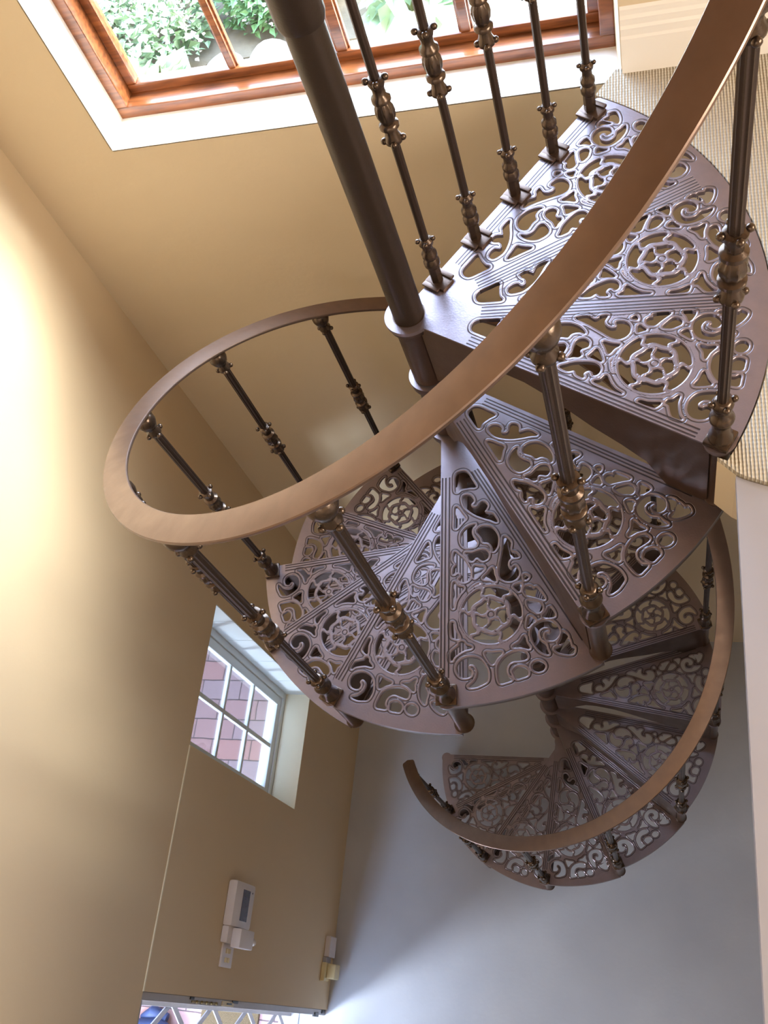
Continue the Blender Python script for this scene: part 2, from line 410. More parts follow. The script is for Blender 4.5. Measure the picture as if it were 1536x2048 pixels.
# ------------------------------------------------------------------ openwork casting
def smooth_poly(P, n=4):
    """Catmull-Rom through the points"""
    P = np.array(P, float); out = []
    m = len(P)
    for i in range(m):
        p0, p1, p2, p3 = P[i - 1], P[i], P[(i + 1) % m], P[(i + 2) % m]
        for k in range(n):
            t = k / n
            out.append(0.5 * ((2 * p1) + (-p0 + p2) * t + (2 * p0 - 5 * p1 + 4 * p2 - p3) * t * t + (-p0 + 3 * p1 - 3 * p2 + p3) * t ** 3))
    return np.array(out)
HP = [smooth_poly(h) for h in HOLES]

def hole_dist(X, Y, ang=0.0, D=None):
    """distance outside the holes (negative inside); ang turns the pattern"""
    if D is None: D = np.full(X.shape, 0.03)
    c, s = math.cos(-ang), math.sin(-ang)
    U = X * c - Y * s; V = X * s + Y * c
    for P in HP:
        mn = P.min(0) - 0.012; mx_ = P.max(0) + 0.012
        idx = np.nonzero((U > mn[0]) & (U < mx_[0]) & (V > mn[1]) & (V < mx_[1]))
        if len(idx[0]) == 0: continue
        u = U[idx]; v = V[idx]
        Q = np.roll(P, -1, 0)
        best = np.full(u.shape, 9.0); ins = np.zeros(u.shape, bool)
        for (x1, y1), (x2, y2) in zip(P, Q):
            dx, dy = x2 - x1, y2 - y1
            t = np.clip(((u - x1) * dx + (v - y1) * dy) / (dx * dx + dy * dy + 1e-12), 0, 1)
            best = np.minimum(best, np.hypot(u - x1 - t * dx, v - y1 - t * dy))
            cnd = ((y1 > v) != (y2 > v)) & (u < (dx) * (v - y1) / (dy + (1e-12 if dy >= 0 else -1e-12)) + x1)
            ins ^= cnd
        d = np.where(ins, -best, best) - 0.0012
        D[idx] = np.minimum(D[idx], d)
    # the wheel: two rings, wavy spokes and a boss
    px, py = U - 0.480, V - 0.092
    q = np.hypot(px, py); f = np.arctan2(py, px)
    idx = np.nonzero(q < 0.0745)
    q, f = q[idx], f[idx]
    ros = np.maximum(0.0058 - np.abs(q - 0.0690), 0.0048 - np.abs(q - 0.0385 - 0.0022 * np.cos(6 * f - 0.6)))
    ros = np.maximum(ros, 0.0125 - q)
    def spoke(n, ph, q0, q1, amp, wd, wv):
        t = np.clip((q - q0) / (q1 - q0), 0, 1)
        c = ph + amp * (t - 0.5) + wv * np.sin(2 * PI * t)
        df = (f - c + PI / n) % (2 * PI / n) - PI / n
        return np.where((q > q0 - 0.004) & (q < q1 + 0.004), wd * (1 + 0.25 * np.cos(2 * PI * t)) - np.abs(df) * q, -1)
    ros = np.maximum(ros, spoke(6, 0.35, 0.0385, 0.069, 0.30, 0.0048, 0.13))
    ros = np.maximum(ros, spoke(5, 0.90, 0.010, 0.0385, 0.10, 0.0036, 0.14))
    old = D[idx]
    D[idx] = np.where(q < 0.069, ros, np.maximum(np.minimum(old, 9), ros))
    return D

def round_and(a, b, r):
    """intersection of two distances with a rounded corner"""
    q = np.where((a < r) & (b < r), r - np.hypot(r - a, r - b), np.minimum(a, b))
    return q

def marching_plate(name, X, Y, G, attrs, thick, material, parent):
    """plate of the region G > 0 on the grid, with side walls"""
    ny, nx = G.shape
    G = np.where(np.abs(G) < 1e-7, 1e-7, G)
    verts = []; vid = {}; A = {k: [] for k in attrs}
    Xl, Yl = X.tolist(), Y.tolist(); Gl = G.tolist(); Al = {k: v.tolist() for k, v in attrs.items()}
    def corner(j, i):
        key = (j, i)
        r = vid.get(key)
        if r is None:
            r = vid[key] = len(verts); verts.append((Xl[j][i], Yl[j][i]))
            for k in A: A[k].append(Al[k][j][i])
        return r
    def cross(j0, i0, j1, i1):
        key = (j0, i0, j1, i1) if (j0, i0) < (j1, i1) else (j1, i1, j0, i0)
        r = vid.get(key)
        if r is None:
            a, b = Gl[j0][i0], Gl[j1][i1]
            t = a / (a - b)
            r = vid[key] = len(verts)
            verts.append((Xl[j0][i0] + t * (Xl[j1][i1] - Xl[j0][i0]), Yl[j0][i0] + t * (Yl[j1][i1] - Yl[j0][i0])))
            for k in A:
                v0, v1 = Al[k][j0][i0], Al[k][j1][i1]
                A[k].append(v0 + t * (v1 - v0))
        return r
    faces = []; edges = []
    S = G > 0
    act = (S[:-1, :-1] | S[1:, :-1] | S[:-1, 1:] | S[1:, 1:])
    for j, i in zip(*[a.tolist() for a in np.nonzero(act)]):
        cs = [(j, i), (j, i + 1), (j + 1, i + 1), (j + 1, i)]
        sg = [Gl[a][b] > 0 for a, b in cs]
        if all(sg):
            faces.append(tuple(corner(*c) for c in cs)); continue
        # saddle cells are cut into two corners
        if sg[0] == sg[2] and sg[1] == sg[3]:
            for k in range(4):
                if sg[k]:
                    c, nxt, prv = cs[k], cs[(k + 1) % 4], cs[k - 1]
                    e1, e2 = cross(*c, *nxt), cross(*prv, *c)
                    faces.append((corner(*c), e1, e2)); edges.append((e1, e2))
            continue
        poly = []; ent = ext = None
        for k in range(4):
            c, nxt = cs[k], cs[(k + 1) % 4]
            if sg[k]: poly.append(corner(*c))
            if sg[k] != sg[(k + 1) % 4]:
                e = cross(*c, *nxt); poly.append(e)
                if sg[k]: ext = e
                else: ent = e
        if len(poly) >= 3: faces.append(tuple(poly))
        edges.append((ext, ent))
    n = len(verts)
    co = [(x, y, 0.0) for x, y in verts] + [(x, y, -thick) for x, y in verts]
    fs = list(faces) + [tuple(v + n for v in f[::-1]) for f in faces]
    fs += [(b, a, a + n, b + n) for a, b in edges if a != b]
    me = bpy.data.meshes.new(name)
    me.from_pydata(co, [], fs)
    me.materials.append(material)
    for k in A:
        at = me.attributes.new(k, 'FLOAT', 'POINT')
        at.data.foreach_set('value', A[k] + A[k])
    me.validate()
    o = bpy.data.objects.new(name, me)
    return link(o, parent)

W = -DTH
def tread_fields(X, Y):
    r = np.hypot(X, Y)
    v = Y
    w = X * math.sin(W) - Y * math.cos(W)
    return r, v, w

# ------------------------------------------------------------------ staircase
stair = tag(empty('spiral_staircase', (0, 0, ZF)),
            'bronze cast iron spiral staircase with scrolled openwork treads winding round a central pole', 'staircase')
ZS = -ZF      # inside the staircase z = 0 is the ground floor

pole = MB().lathe([(0.031, 0.0), (0.031, ZS + 0.70)], seg=32).build('centre_pole', M['pole'], stair, smooth=True)
sl = MB().lathe([(0.0345, ZS + 0.655), (0.0375, ZS + 0.665), (0.0375, ZS + 1.22), (0.030, ZS + 1.24), (0.0, ZS + 1.25)], seg=32, cap=False).build('pole_sleeve', M['pole'], pole, smooth=True)
MB().lathe([(0.075, 0.0), (0.075, 0.012), (0.05, 0.02), (0.04, 0.05)], seg=32).build('floor_flange', M['iron_dark'], pole, smooth=True)

PROF = [(.036, .185), (.08, .16), (.12, .10), (.16, .056), (.20, .042), (.27, .044), (.31, .056), (.36, .078), (.41, .102), (.47, .122), (.52, .145), (.545, .18), (.56, .199), (.64, .199)]
def apron_mesh(y0=-0.017, t=0.007, prof=PROF):
    m = MB()
    top = -0.004
    fr = []
    # thicken a little along the lower edge like a casting
    for (x, d) in prof:
        fr.append([(x, y0, top), (x, y0 + t, top), (x, y0 + t, -d), (x, y0 - 0.001, -d)])
    m.sweep(fr)
    return m
def spacer_mesh(x=RB, h=H):
    m = MB()
    m.lathe([(0.021, -h + 0.0), (0.023, -h + 0.008), (0.018, -h + 0.016), (0.0175, -0.03), (0.021, -0.012), (0.024, -0.006)], c=(x, 0), seg=20)
    return m
def hub_mesh(h=H):
    m = MB()
    m.lathe([(0.0365, -h + 0.004), (0.0365, -0.034), (0.040, -0.028), (0.046, -0.022), (0.047, -0.012), (0.0475, -0.004), (0.0475, -0.001), (0.042, -0.0005)], seg=32)
    return m
def rim_mesh(R, a0, a1, d=0.018, t=0.006, n=24, Rf=None):
    m = MB(); fr = []
    for i in range(n + 1):
        a = a0 + (a1 - a0) * i / n
        r = Rf(a) if Rf else R
        c, s = math.cos(a), math.sin(a)
        fr.append([((r - t) * c, (r - t) * s, -0.004), (r * c, r * s, -0.004), (r * c, r * s, -d), ((r - t) * c, (r - t) * s, -d)])
    m.sweep(fr)
    return m

ST = 0.0024
RT = 0.672
gx = np.arange(-0.055, 0.685, ST); gy = np.arange(-0.055, 0.385, ST)
X, Y = np.meshgrid(gx, gy)
r, v, w = tread_fields(X, Y)
D = hole_dist(X, Y)
front = v + 0.017; rear = w + 0.006
outer = RT - r
body = round_and(round_and(front, outer, 0.030), rear, 0.02)
# the neck: waist next to the hub ring
hub = 0.047 - r
body = np.maximum(np.minimum(body, X - 0.01), hub)
# boss round the baluster foot
body = np.maximum(body, 0.026 - np.hypot(X - RB, Y))
G = np.minimum(body, D)
G = np.maximum(np.minimum(G, r - 0.0315), -1)
TREAD_LABEL = None
tread0 = marching_plate('tread', X, Y, G, dict(sd=D, gv=v, gw=w, rr=r), 0.008, M['openwork'], stair)
apron_mesh().build('front_apron', M['iron'], tread0, smooth=True, angle=30)
spacer_mesh().build('corner_spacer', M['iron'], tread0, smooth=True)
hub_mesh().build('hub_sleeve', M['iron'], tread0, smooth=True)
rim_mesh(RT, -0.012, W - 0.01).build('curved_rim', M['iron'], tread0, smooth=True)
def place_tread(o, k):
    o.location = (0, 0, ZS - k * H)
    o.rotation_euler = (0, 0, TH0 + k * DTH)
place_tread(tread0, 1)
for k in range(2, N + 1):
    place_tread(copy_tree(tread0, stair), k)

# landing: three castings in one quarter platform
def RL(a):          # outer radius against azimuth from the front edge
    return 0.676 - 0.030 * np.clip(a / (3 * DL), 0, 1)
gx = np.arange(-0.06, 0.70, ST); gy = np.arange(-0.06, 0.69, ST)
X, Y = np.meshgrid(gx, gy)
r = np.hypot(X, Y); a = np.arctan2(Y, X)
D = np.full(X.shape, 0.03)
for j in range(3):
    D = hole_dist(X, Y, j * DL, D)
v = Y.copy()
A3 = 3 * DL
wA = X * math.sin(A3) - Y * math.cos(A3)
# groove coordinates folded into the nearest segment
gv = np.full(X.shape, 0.2); gw = np.full(X.shape, 0.2)
for j in range(3):
    vj = -X * math.sin(j * DL) + Y * math.cos(j * DL)
    wj = X * math.sin((j + 1) * DL) - Y * math.cos((j + 1) * DL)
    ok = (X * math.cos(j * DL) + Y * math.sin(j * DL)) > 0
    gv = np.where(ok & (np.abs(vj) < np.abs(gv)) , vj, gv)
    gw = np.where(ok & (np.abs(wj) < np.abs(gw)), wj, gw)
# bands shared by two segments: fold both sides' grooves into one even set
for j in (1, 2):
    vj = -X * math.sin(j * DL) + Y * math.cos(j * DL)
    ok = (X * math.cos(j * DL) + Y * math.sin(j * DL)) > 0
    gw = np.where(ok & (np.abs(vj) < 0.035), -vj - 0.0160, gw)
body = round_and(round_and(v + 0.017, RL(a) - r, 0.030), wA + 0.014, 0.012)
body = np.minimum(body, np.maximum(X * math.cos(A3 / 2) + Y * math.sin(A3 / 2) - 0.004, -1))
body = np.maximum(body, 0.0495 - r)
body = np.maximum(body, 0.027 - np.hypot(X - RB, Y))
G = np.minimum(body, D)
G = np.minimum(G, r - 0.0335)
landing = marching_plate('landing_platform', X, Y, G, dict(sd=D, gv=gv, gw=gw, rr=r), 0.009, M['openwork'], stair)
landing.location = (0, 0, ZS); landing.rotation_euler = (0, 0, TH0)
apron_mesh().build('front_apron', M['iron'], landing, smooth=True, angle=30)
spacer_mesh().build('corner_spacer', M['iron'], landing, smooth=True)
hub_mesh().build('hub_sleeve', M['iron'], landing, smooth=True)
rim_mesh(0, -0.012, A3 + 0.0, Rf=lambda q: float(RL(q)), n=48).build('curved_rim', M['iron'], landing, smooth=True)

# balusters
def add_crown(m, z, c=(0, 0), r=0.0175, br=0.0062, ph=PI / 4):
    for i in range(4):
        a_ = ph + i * PI / 2
        m.ball((c[0] + r * math.cos(a_), c[1] + r * math.sin(a_), z), br, 10)
def shaft(z0, z1, r0, r1, nf=10):
    return MB().lathe([(r0, z0), (r0 + (r1 - r0) * 0.33, z0 + (z1 - z0) * 0.33), (r0 + (r1 - r0) * 0.66, z0 + (z1 - z0) * 0.66), (r1, z1)], seg=nf * 4, lobes=nf, lob=0.16)
def foot(s=1.0):
    m = MB()
    m.box(-0.022, -0.022, 0.0, 0.022, 0.022, 0.012, bevel=0.004)
    m.lathe([(0.021 * s, 0.012), (0.020 * s, 0.020), (0.0155 * s, 0.030), (0.0150 * s, 0.050), (0.0165 * s, 0.060), (0.0200 * s, 0.066), (0.0205 * s, 0.072),
             (0.0170 * s, 0.078), (0.0130 * s, 0.084), (0.0130 * s, 0.094), (0.0165 * s, 0.104), (0.0175 * s, 0.112), (0.0150 * s, 0.118), (0.0115 * s, 0.122)], seg=24)
    add_crown(m, 0.116, r=0.0185 * s)
    return m
def knop(z, s=1.0):
    m = MB()
    m.lathe([(0.0115 * s, z - 0.066), (0.0175 * s, z - 0.062), (0.0180 * s, z - 0.054), (0.0135 * s, z - 0.046), (0.0125 * s, z - 0.036), (0.0195 * s, z - 0.031), (0.0195 * s, z - 0.025), (0.0130 * s, z - 0.020)], seg=24)
    m.lathe([(0.0130 * s, z - 0.022), (0.0180 * s, z - 0.012), (0.0200 * s, z + 0.000), (0.0185 * s, z + 0.010), (0.0135 * s, z + 0.019)], seg=32, lobes=8, lob=0.14)
    m.lathe([(0.0130 * s, z + 0.018), (0.0190 * s, z + 0.022), (0.0190 * s, z + 0.029), (0.0125 * s, z + 0.034), (0.0125 * s, z + 0.046), (0.0165 * s, z + 0.056), (0.0170 * s, z + 0.063), (0.0115 * s, z + 0.066)], seg=24)
    add_crown(m, z + 0.063, r=0.0185 * s)
    add_crown(m, z - 0.058, r=0.0185 * s)
    return m
def topball(zt):
    m = MB()
    m.lathe([(0.0115, zt - 0.075), (0.0165, zt - 0.068), (0.0170, zt - 0.060), (0.0120, zt - 0.052), (0.0130, zt - 0.044), (0.0200, zt - 0.036), (0.0235, zt - 0.024), (0.0235, zt - 0.014), (0.0190, zt - 0.004), (0.0130, zt + 0.001)], seg=24)
    add_crown(m, zt - 0.066, r=0.0180)
    return m
RZ = 0.862           # handrail centre above the tread it belongs to
ZT = 0.852
b0 = shaft(0.10, ZT - 0.05, 0.0095, 0.0112).build('baluster', M['iron_dark'], stair, smooth=True, angle=60)
foot().build('baluster_foot', M['brass_iron'], b0, smooth=True, angle=50)
knop(0.435).build('baluster_knop', M['brass_iron'], b0, smooth=True, angle=50)
topball(ZT).build('baluster_top', M['brass_iron'], b0, smooth=True, angle=50)
def place_bal(o, k):
    th = TH0 + k * DTH
    o.location = (RB * math.cos(th), RB * math.sin(th), ZS - k * H)
    o.rotation_euler = (0, 0, th)
place_bal(b0, 0)
for k in range(1, N):
    place_bal(copy_tree(b0, stair), k)

# handrail: flat band with a domed top following the helix
def rail_frames(k0, k1, n):
    fr = []
    for i in range(n + 1):
        k = k0 + (k1 - k0) * i / n
        th = TH0 + k * DTH
        zz = ZS - k * H + RZ
        wd = 0.0265; tk = 0.0055
        e = min(k - k0, k1 - k)
        if e < 0.045: wd *= max(0.12, math.sqrt(max(0, 1 - (1 - e / 0.045) ** 2)))
        c, s = math.cos(th), math.sin(th)
        sec = []
        for (u, q) in ((-1, -0.3), (-0.985, 0.45), (-0.93, 0.85), (-0.5, 1.05), (0, 1.12), (0.5, 1.05), (0.93, 0.85), (0.985, 0.45), (1, -0.3), (0.94, -0.95), (0, -1), (-0.94, -0.95)):
            rr_ = RB + u * wd
            sec.append((rr_ * c, rr_ * s, zz + q * tk))
        fr.append(sec)
    return fr
MB().sweep(rail_frames(-0.42, 17.15, 700)).build('handrail', M['rail'], stair, smooth=True, angle=28)

# ------------------------------------------------------------------ guard on the landing's far edge
gd = tag(empty('landing_guard', (0, 0, 0), TH0 + A3),
         'straight row of five slim bronze balusters clamped along the landing edge below the timber window', 'guard rail')
g0 = None
for rad in (0.092, 0.215, 0.345, 0.474, 0.604):
    if g0 is None:
        g0 = MB().lathe([(0.0080, 0.10), (0.0082, 0.9)], seg=32, lobes=8, lob=0.12).build('baluster', M['iron_dark'], gd, smooth=True, angle=60)
        f = MB()
        f.lathe([(0.0125, 0.006), (0.0125, 0.046)], seg=6)
        f.lathe([(0.0125, 0.046), (0.0155, 0.052), (0.0160, 0.062), (0.0120, 0.070), (0.0150, 0.076), (0.0150, 0.084), (0.0105, 0.090), (0.0100, 0.104), (0.0140, 0.110), (0.0145, 0.118), (0.0090, 0.124)], seg=24)
        add_crown(f, 0.119, r=0.0150, br=0.005)
        f.build('baluster_foot', M['brass_iron'], g0, smooth=True, angle=40)
        knop(0.422, 0.86).build('baluster_knop', M['brass_iron'], g0, smooth=True, angle=50)
        topball(0.90).build('baluster_top', M['brass_iron'], g0, smooth=True, angle=50)
        cl = MB()
        cl.box(-0.017, -0.030, -0.012, 0.017, 0.022, 0.007, bevel=0.005)
        cl.box(-0.026, -0.020, 0.002, -0.014, 0.020, 0.008, bevel=0.003)
        cl.box(0.012, -0.026, 0.004, 0.024, 0.026, 0.011, bevel=0.003)
        cl.build('edge_clamp', M['iron'], g0, smooth=True, angle=50)
        b = g0
    else:
        b = copy_tree(g0, gd)
    b.location = (rad, 0.0, 0.0)
fr = []
for i in range(2):
    x = (0.04, 0.66)[i]
    fr.append([(x, u * 0.026, 0.912 + q * 0.0055) for (u, q) in ((-1, -0.2), (-0.6, 0.95), (0, 1.25), (0.6, 0.95), (1, -0.2), (0.9, -0.9), (-0.9, -0.9))])
MB().sweep(fr).build('guard_handrail', M['rail'], gd, smooth=True)

# ------------------------------------------------------------------ the room
XR, YF, ZC = 3.0, -2.8, 2.35
def struct(o):
    o['kind'] = 'structure'; return o

m = MB()
m.box(-1.36, WALL_Y, ZF, XR, 0.96, -0.126)                      # below the upper window
m.box(-1.36, WALL_Y, -0.126, -0.905, 0.96, ZC)                  # left of it
m.box(-0.905, WALL_Y, 1.30, 0.41, 0.96, ZC)                     # above it
m.prism([(0.41, 0.61), (XR, 0.61), (XR, 0.96), (0.393, 0.96), (0.393, 0.845)], 'z', -0.126, ZC)
wb = struct(m.build('wall_back', M['wall'])); 
m = MB()
m.box(-1.36, YF, HEAD_Z, WALL_X, WALL_Y, ZC)
m.box(-1.36, -1.245, ZF, WALL_X, -0.43, HEAD_Z)
m.box(-1.36, -0.43, ZF, WALL_X, 0.12, -2.972)
m.box(-1.36, 0.12, ZF, WALL_X, WALL_Y, HEAD_Z)
m.box(-1.36, YF, ZF, WALL_X, -2.15, HEAD_Z)
struct(m.build('wall_left', M['wall_left']))
struct(MB().box(XR, YF, ZF, XR + 0.15, 0.96, ZC).build('wall_right', M['wall']))
struct(MB().box(-1.36, YF - 0.15, ZF, XR, YF, ZC).build('wall_front', M['wall']))
struct(MB().box(-1.36, YF - 0.15, ZC, XR + 0.15, 0.96, ZC + 0.12).build('ceiling', M['ceiling']))
struct(MB().box(-1.36, YF, ZF - 0.12, XR, 0.96, ZF).build('floor', M['cement']))
# thin plaster line at head height
struct(MB().box(WALL_X - 0.002, -1.245, HEAD_Z - 0.0035, WALL_X + 0.0035, -0.432, HEAD_Z + 0.0035).build('trim_1', M['reveal']))

# upper floor slab: curved edge follows the landing
arc = []
for i in range(31):
    a_ = A3 + 0.03 + (-0.045 - (A3 + 0.03)) * i / 30
    rr_ = float(RL(a_)) + 0.003
    arc.append((rr_ * math.cos(TH0 + a_), rr_ * math.sin(TH0 + a_)))
poly = [(0.398, 0.612)] + arc + [(0.560, -0.352), (0.589, -0.381), (0.600, -0.388), (0.640, -0.404), (0.72, -0.408), (XR, -0.408), (XR, 0.612)]
struct(MB().prism(poly, 'z', -0.165, -0.012).build('floor_upper_slab', M['wall']))
cp = MB().prism([(x, y) for x, y in poly], 'z', -0.012, 0.0).build('carpet', M['carpet'])
tag(cp, 'beige ribbed sisal carpet fitted round the curved edge of the landing', 'carpet')
struct(MB().prism([(0.588, -0.383), (0.600, -0.390), (0.64, -0.406), (0.72, -0.410), (XR, -0.410), (XR, YF), (0.566, YF)], 'z', -0.035, -0.010).build('trim_2', M['white_ledge']))

# baseboard of the upper wall
bp_ = [(0.0, 0.0), (-0.016, 0.0), (-0.016, 0.082), (-0.0135, 0.088), (-0.0135, 0.104), (-0.010, 0.110), (-0.010, 0.124), (-0.0065, 0.131), (-0.006, 0.143), (-0.002, 0.149), (0.0, 0.150)]
bm_ = MB().prism([(0.612 + u, z) for u, z in bp_], 'x', 0.412, XR)
struct(bm_.build('baseboard_back', M['white_gloss']))

struct(MB().box(-0.905, WALL_Y, -0.128, 0.41, 0.845, -0.124).build('trim_3', M['sill']))  # layer over the sill, coloured white to look overexposed
struct(MB().box(-0.907, WALL_Y, -0.124, -0.903, 0.845, 1.30).build('trim_4', M['sill']))  # left reveal layer, its glare painted in as white
# ---- upper timber window
def stage_window_upper():
    root = struct(empty('window_1', (0, 0, 0)))
    x0, x1, z0, z1 = -0.905, 0.393, -0.128, 1.30
    fr = MB()
    y0, y1 = 0.842, 0.93
    fr.box(x0, y0, z0, x1, y1, z0 + 0.036, bevel=0.003)
    fr.box(x0, y0, z1 - 0.036, x1, y1, z1, bevel=0.003)
    fr.box(x0, y0, z0 + 0.036, x0 + 0.034, y1, z1 - 0.036, bevel=0.003)
    fr.box(x1 - 0.034, y0, z0 + 0.036, x1, y1, z1 - 0.036, bevel=0.003)
    f = fr.build('window_frame', M['wood'], root)
    # glazed sash set back in the frame
    s = MB()
    sx0, sx1, sz0, sz1 = x0 + 0.034, x1 - 0.034, z0 + 0.036, z1 - 0.036
    sy0, sy1 = 0.893, 0.925
    w_ = 0.028
    s.box(sx0, sy0, sz0, sx1, sy1, sz0 + w_, bevel=0.004)
    s.box(sx0, sy0, sz1 - w_, sx1, sy1, sz1, bevel=0.004)
    s.box(sx0, sy0, sz0 + w_, sx0 + w_, sy1, sz1 - w_, bevel=0.004)
    s.box(sx1 - w_, sy0, sz0 + w_, sx1, sy1, sz1 - w_, bevel=0.004)
    so = s.build('sash', M['wood'], root)
    for xm, ww in ((-0.567, 0.020), (-0.270, 0.030), (0.043, 0.026)):
        mm = MB()
        mm.box(xm - ww / 2, sy0 + 0.002, sz0 + w_, xm + ww / 2, sy1, sz1 - w_, bevel=0.004)
        mm.box(xm - ww / 2 - 0.005, sy0 + 0.012, sz0 + w_, xm + ww / 2 + 0.005, sy1 - 0.006, sz1 - w_, bevel=0.002)
        mm.build('muntin', M['wood'], so)
    for zm in (0.30, 0.66, 0.99):
        MB().box(sx0 + w_, sy0 + 0.003, zm - 0.01, sx1 - w_, sy1 - 0.002, zm + 0.01, bevel=0.004).build('muntin', M['wood'], so)
    MB().box(sx0 + w_ - 0.004, 0.908, sz0 + w_ - 0.004, sx1 - w_ + 0.004, 0.911, sz1 - w_ + 0.004).build('pane', M['glass'], root)
stage_window_upper()

# ---- small white casement in the left wall
def stage_window_small():
    root = struct(empty('window_2', (0, 0, 0)))
    y0, y1, z0, z1 = -0.43, 0.12, -2.972, HEAD_Z
    xa, xb = -1.372, -1.333
    def ring(m, y0, y1, z0, z1, w_, xa, xb):
        m.box(xa, y0, z0, xb, y1, z0 + w_, bevel=0.003)
        m.box(xa, y0, z1 - w_, xb, y1, z1, bevel=0.003)
        m.box(xa, y0, z0 + w_, xb, y0 + w_, z1 - w_, bevel=0.003)
        m.box(xa, y1 - w_, z0 + w_, xb, y1, z1 - w_, bevel=0.003)
    m = MB(); ring(m, y0, y1, z0, z1, 0.035, xa, xb); m.build('window_frame', M['white_frame'], root)
    m = MB(); ring(m, y0 + 0.035, y1 - 0.035, z0 + 0.035, z1 - 0.035, 0.042, xa + 0.006, xb - 0.008)
    so = m.build('sash', M['white_frame'], root)
    yi0, yi1, zi0, zi1 = y0 + 0.077, y1 - 0.077, z0 + 0.077, z1 - 0.077
    MB().box(xa + 0.010, -0.168, zi0, xb - 0.012, -0.148, zi1, bevel=0.003).build('muntin', M['white_frame'], so)
    for zz in (-2.600, -2.325, -2.050):
        MB().box(xa + 0.011, yi0, zz - 0.010, xb - 0.011, yi1, zz + 0.010, bevel=0.003).build('muntin', M['white_frame'], so)
    MB().box(-1.354, yi0 - 0.004, zi0 - 0.004, -1.351, yi1 + 0.004, zi1 + 0.004).build('pane', M['glass'], root)
    # painted lining of the recess (jamb boards, with joints) and outer sill
    m = MB()
    m.box(-1.334, 0.116, -2.972, -1.209, 0.1205, HEAD_Z)
    for zz in (-2.75, -2.47, -2.2, -1.98):
        m.box(-1.334, 0.1145, zz - 0.003, -1.211, 0.1165, zz + 0.003)
    m.build('jamb_lining', M['white_frame'], root)
    MB().box(-1.332, -0.43, -2.974, -1.2085, 0.12, -2.968).build('inner_sill', M['reveal'], root)
    MB().box(-1.425, -0.60, -3.03, -1.372, 0.30, -2.972, bevel=0.006).build('outer_sill', M['white_frame'], root)
stage_window_small()

# ---- doorway in the left wall
def stage_door():
    root = struct(empty('door_1', (0, 0, 0)))
    f = MB()
    f.box(-1.352, -1.2715, ZF, -1.2200, -1.2452, HEAD_Z, bevel=0.002)
    f.box(-1.352, -2.148, ZF, -1.2200, -2.118, HEAD_Z, bevel=0.002)
    f.box(-1.352, -2.118, HEAD_Z - 0.03, -1.2200, -1.2715, HEAD_Z, bevel=0.002)
    fo = f.build('door_frame', M['grey_metal'], root, )
    MB().box(-1.46, -2.15, ZF - 0.07, -1.352, -1.2452, ZF + 0.006, bevel=0.004).build('threshold', M['white_ledge'], root)
    MB().box(-1.2260, -1.2685, -2.62, -1.2175, -1.2500, -2.50, bevel=0.002).build('strike_plate', M['cream_plastic'], fo)
    MB().box(-1.2210, -1.2620, -2.595, -1.2165, -1.2560, -2.545).build('strike_slot', M['dark'], fo)
    k = MB().box(-1.2230, -1.2660, -2.46, -1.2170, -1.2580, -2.22, bevel=0.002)
    for i in range(5):
        k.ball((-1.217, -1.262, -2.26 - i * 0.045), 0.006, 8)
    k.build('latch_keeper', M['brass'], fo)
    MB().box(-1.2230, -1.2560, -2.235, -1.2165, -1.2470, -2.200, bevel=0.002).build('bolt_hole_plate', M['dark'], fo)
    MB().box(-1.2230, -1.2560, -2.66, -1.2165, -1.2455, -2.600, bevel=0.002).build('bolt_hole_plate', M['dark'], fo)
    MB().box(-1.2300, -1.2800, -3.72, -1.2150, -1.2600, -3.66, bevel=0.003).build('hinge', M['dark'], fo)
    MB().box(-1.2300, -1.2640, -3.815, -1.2150, -1.2470, -3.77, bevel=0.003).build('hinge', M['dark'], fo)
stage_door()

# folding trellis security gate standing open in the doorway
def stage_gate():
    g = tag(empty('security_gate', (-1.405, -1.28, ZF)), 'pale grey folding trellis security gate of crossed flat bars outside the doorway', 'gate')
    zt = HEAD_Z - ZF - 0.02
    m = MB()
    for yy in (0.0, -0.82):
        m.box(-0.008, yy - 0.012, 0.0, 0.008, yy + 0.012, zt, bevel=0.002)
    m.build('gate_post', M['grey_metal'], g)
    m = MB()
    pz, py = 0.40, 0.125
    for i in range(-6, 8):
        for sgn in (1, -1):
            # clipped diagonal
            pts = []
            for t in np.linspace(0, 1, 2):
                yy = -0.82 * t
                zz = 0.18 + i * pz + sgn * (yy / py) * (pz / 2)
                pts.append((yy, zz))
            (ya, za), (yb, zb) = pts
            if abs(zb - za) < 1e-6: continue
            lo, hi = 0.02, zt
            t0, t1 = 0.0, 1.0
            tl, th_ = (lo - za) / (zb - za), (hi - za) / (zb - za)
            t0 = max(t0, min(tl, th_)); t1 = min(t1, max(tl, th_))
            if t1 - t0 < 0.02: continue
            A_ = (0.004 * sgn, ya + (yb - ya) * t0, za + (zb - za) * t0); B_ = (0.004 * sgn, ya + (yb - ya) * t1, za + (zb - za) * t1)
            m.bar(A_, B_, 0.005, 0.024)
    m.build('trellis', M['grey_metal'], g)
stage_gate()

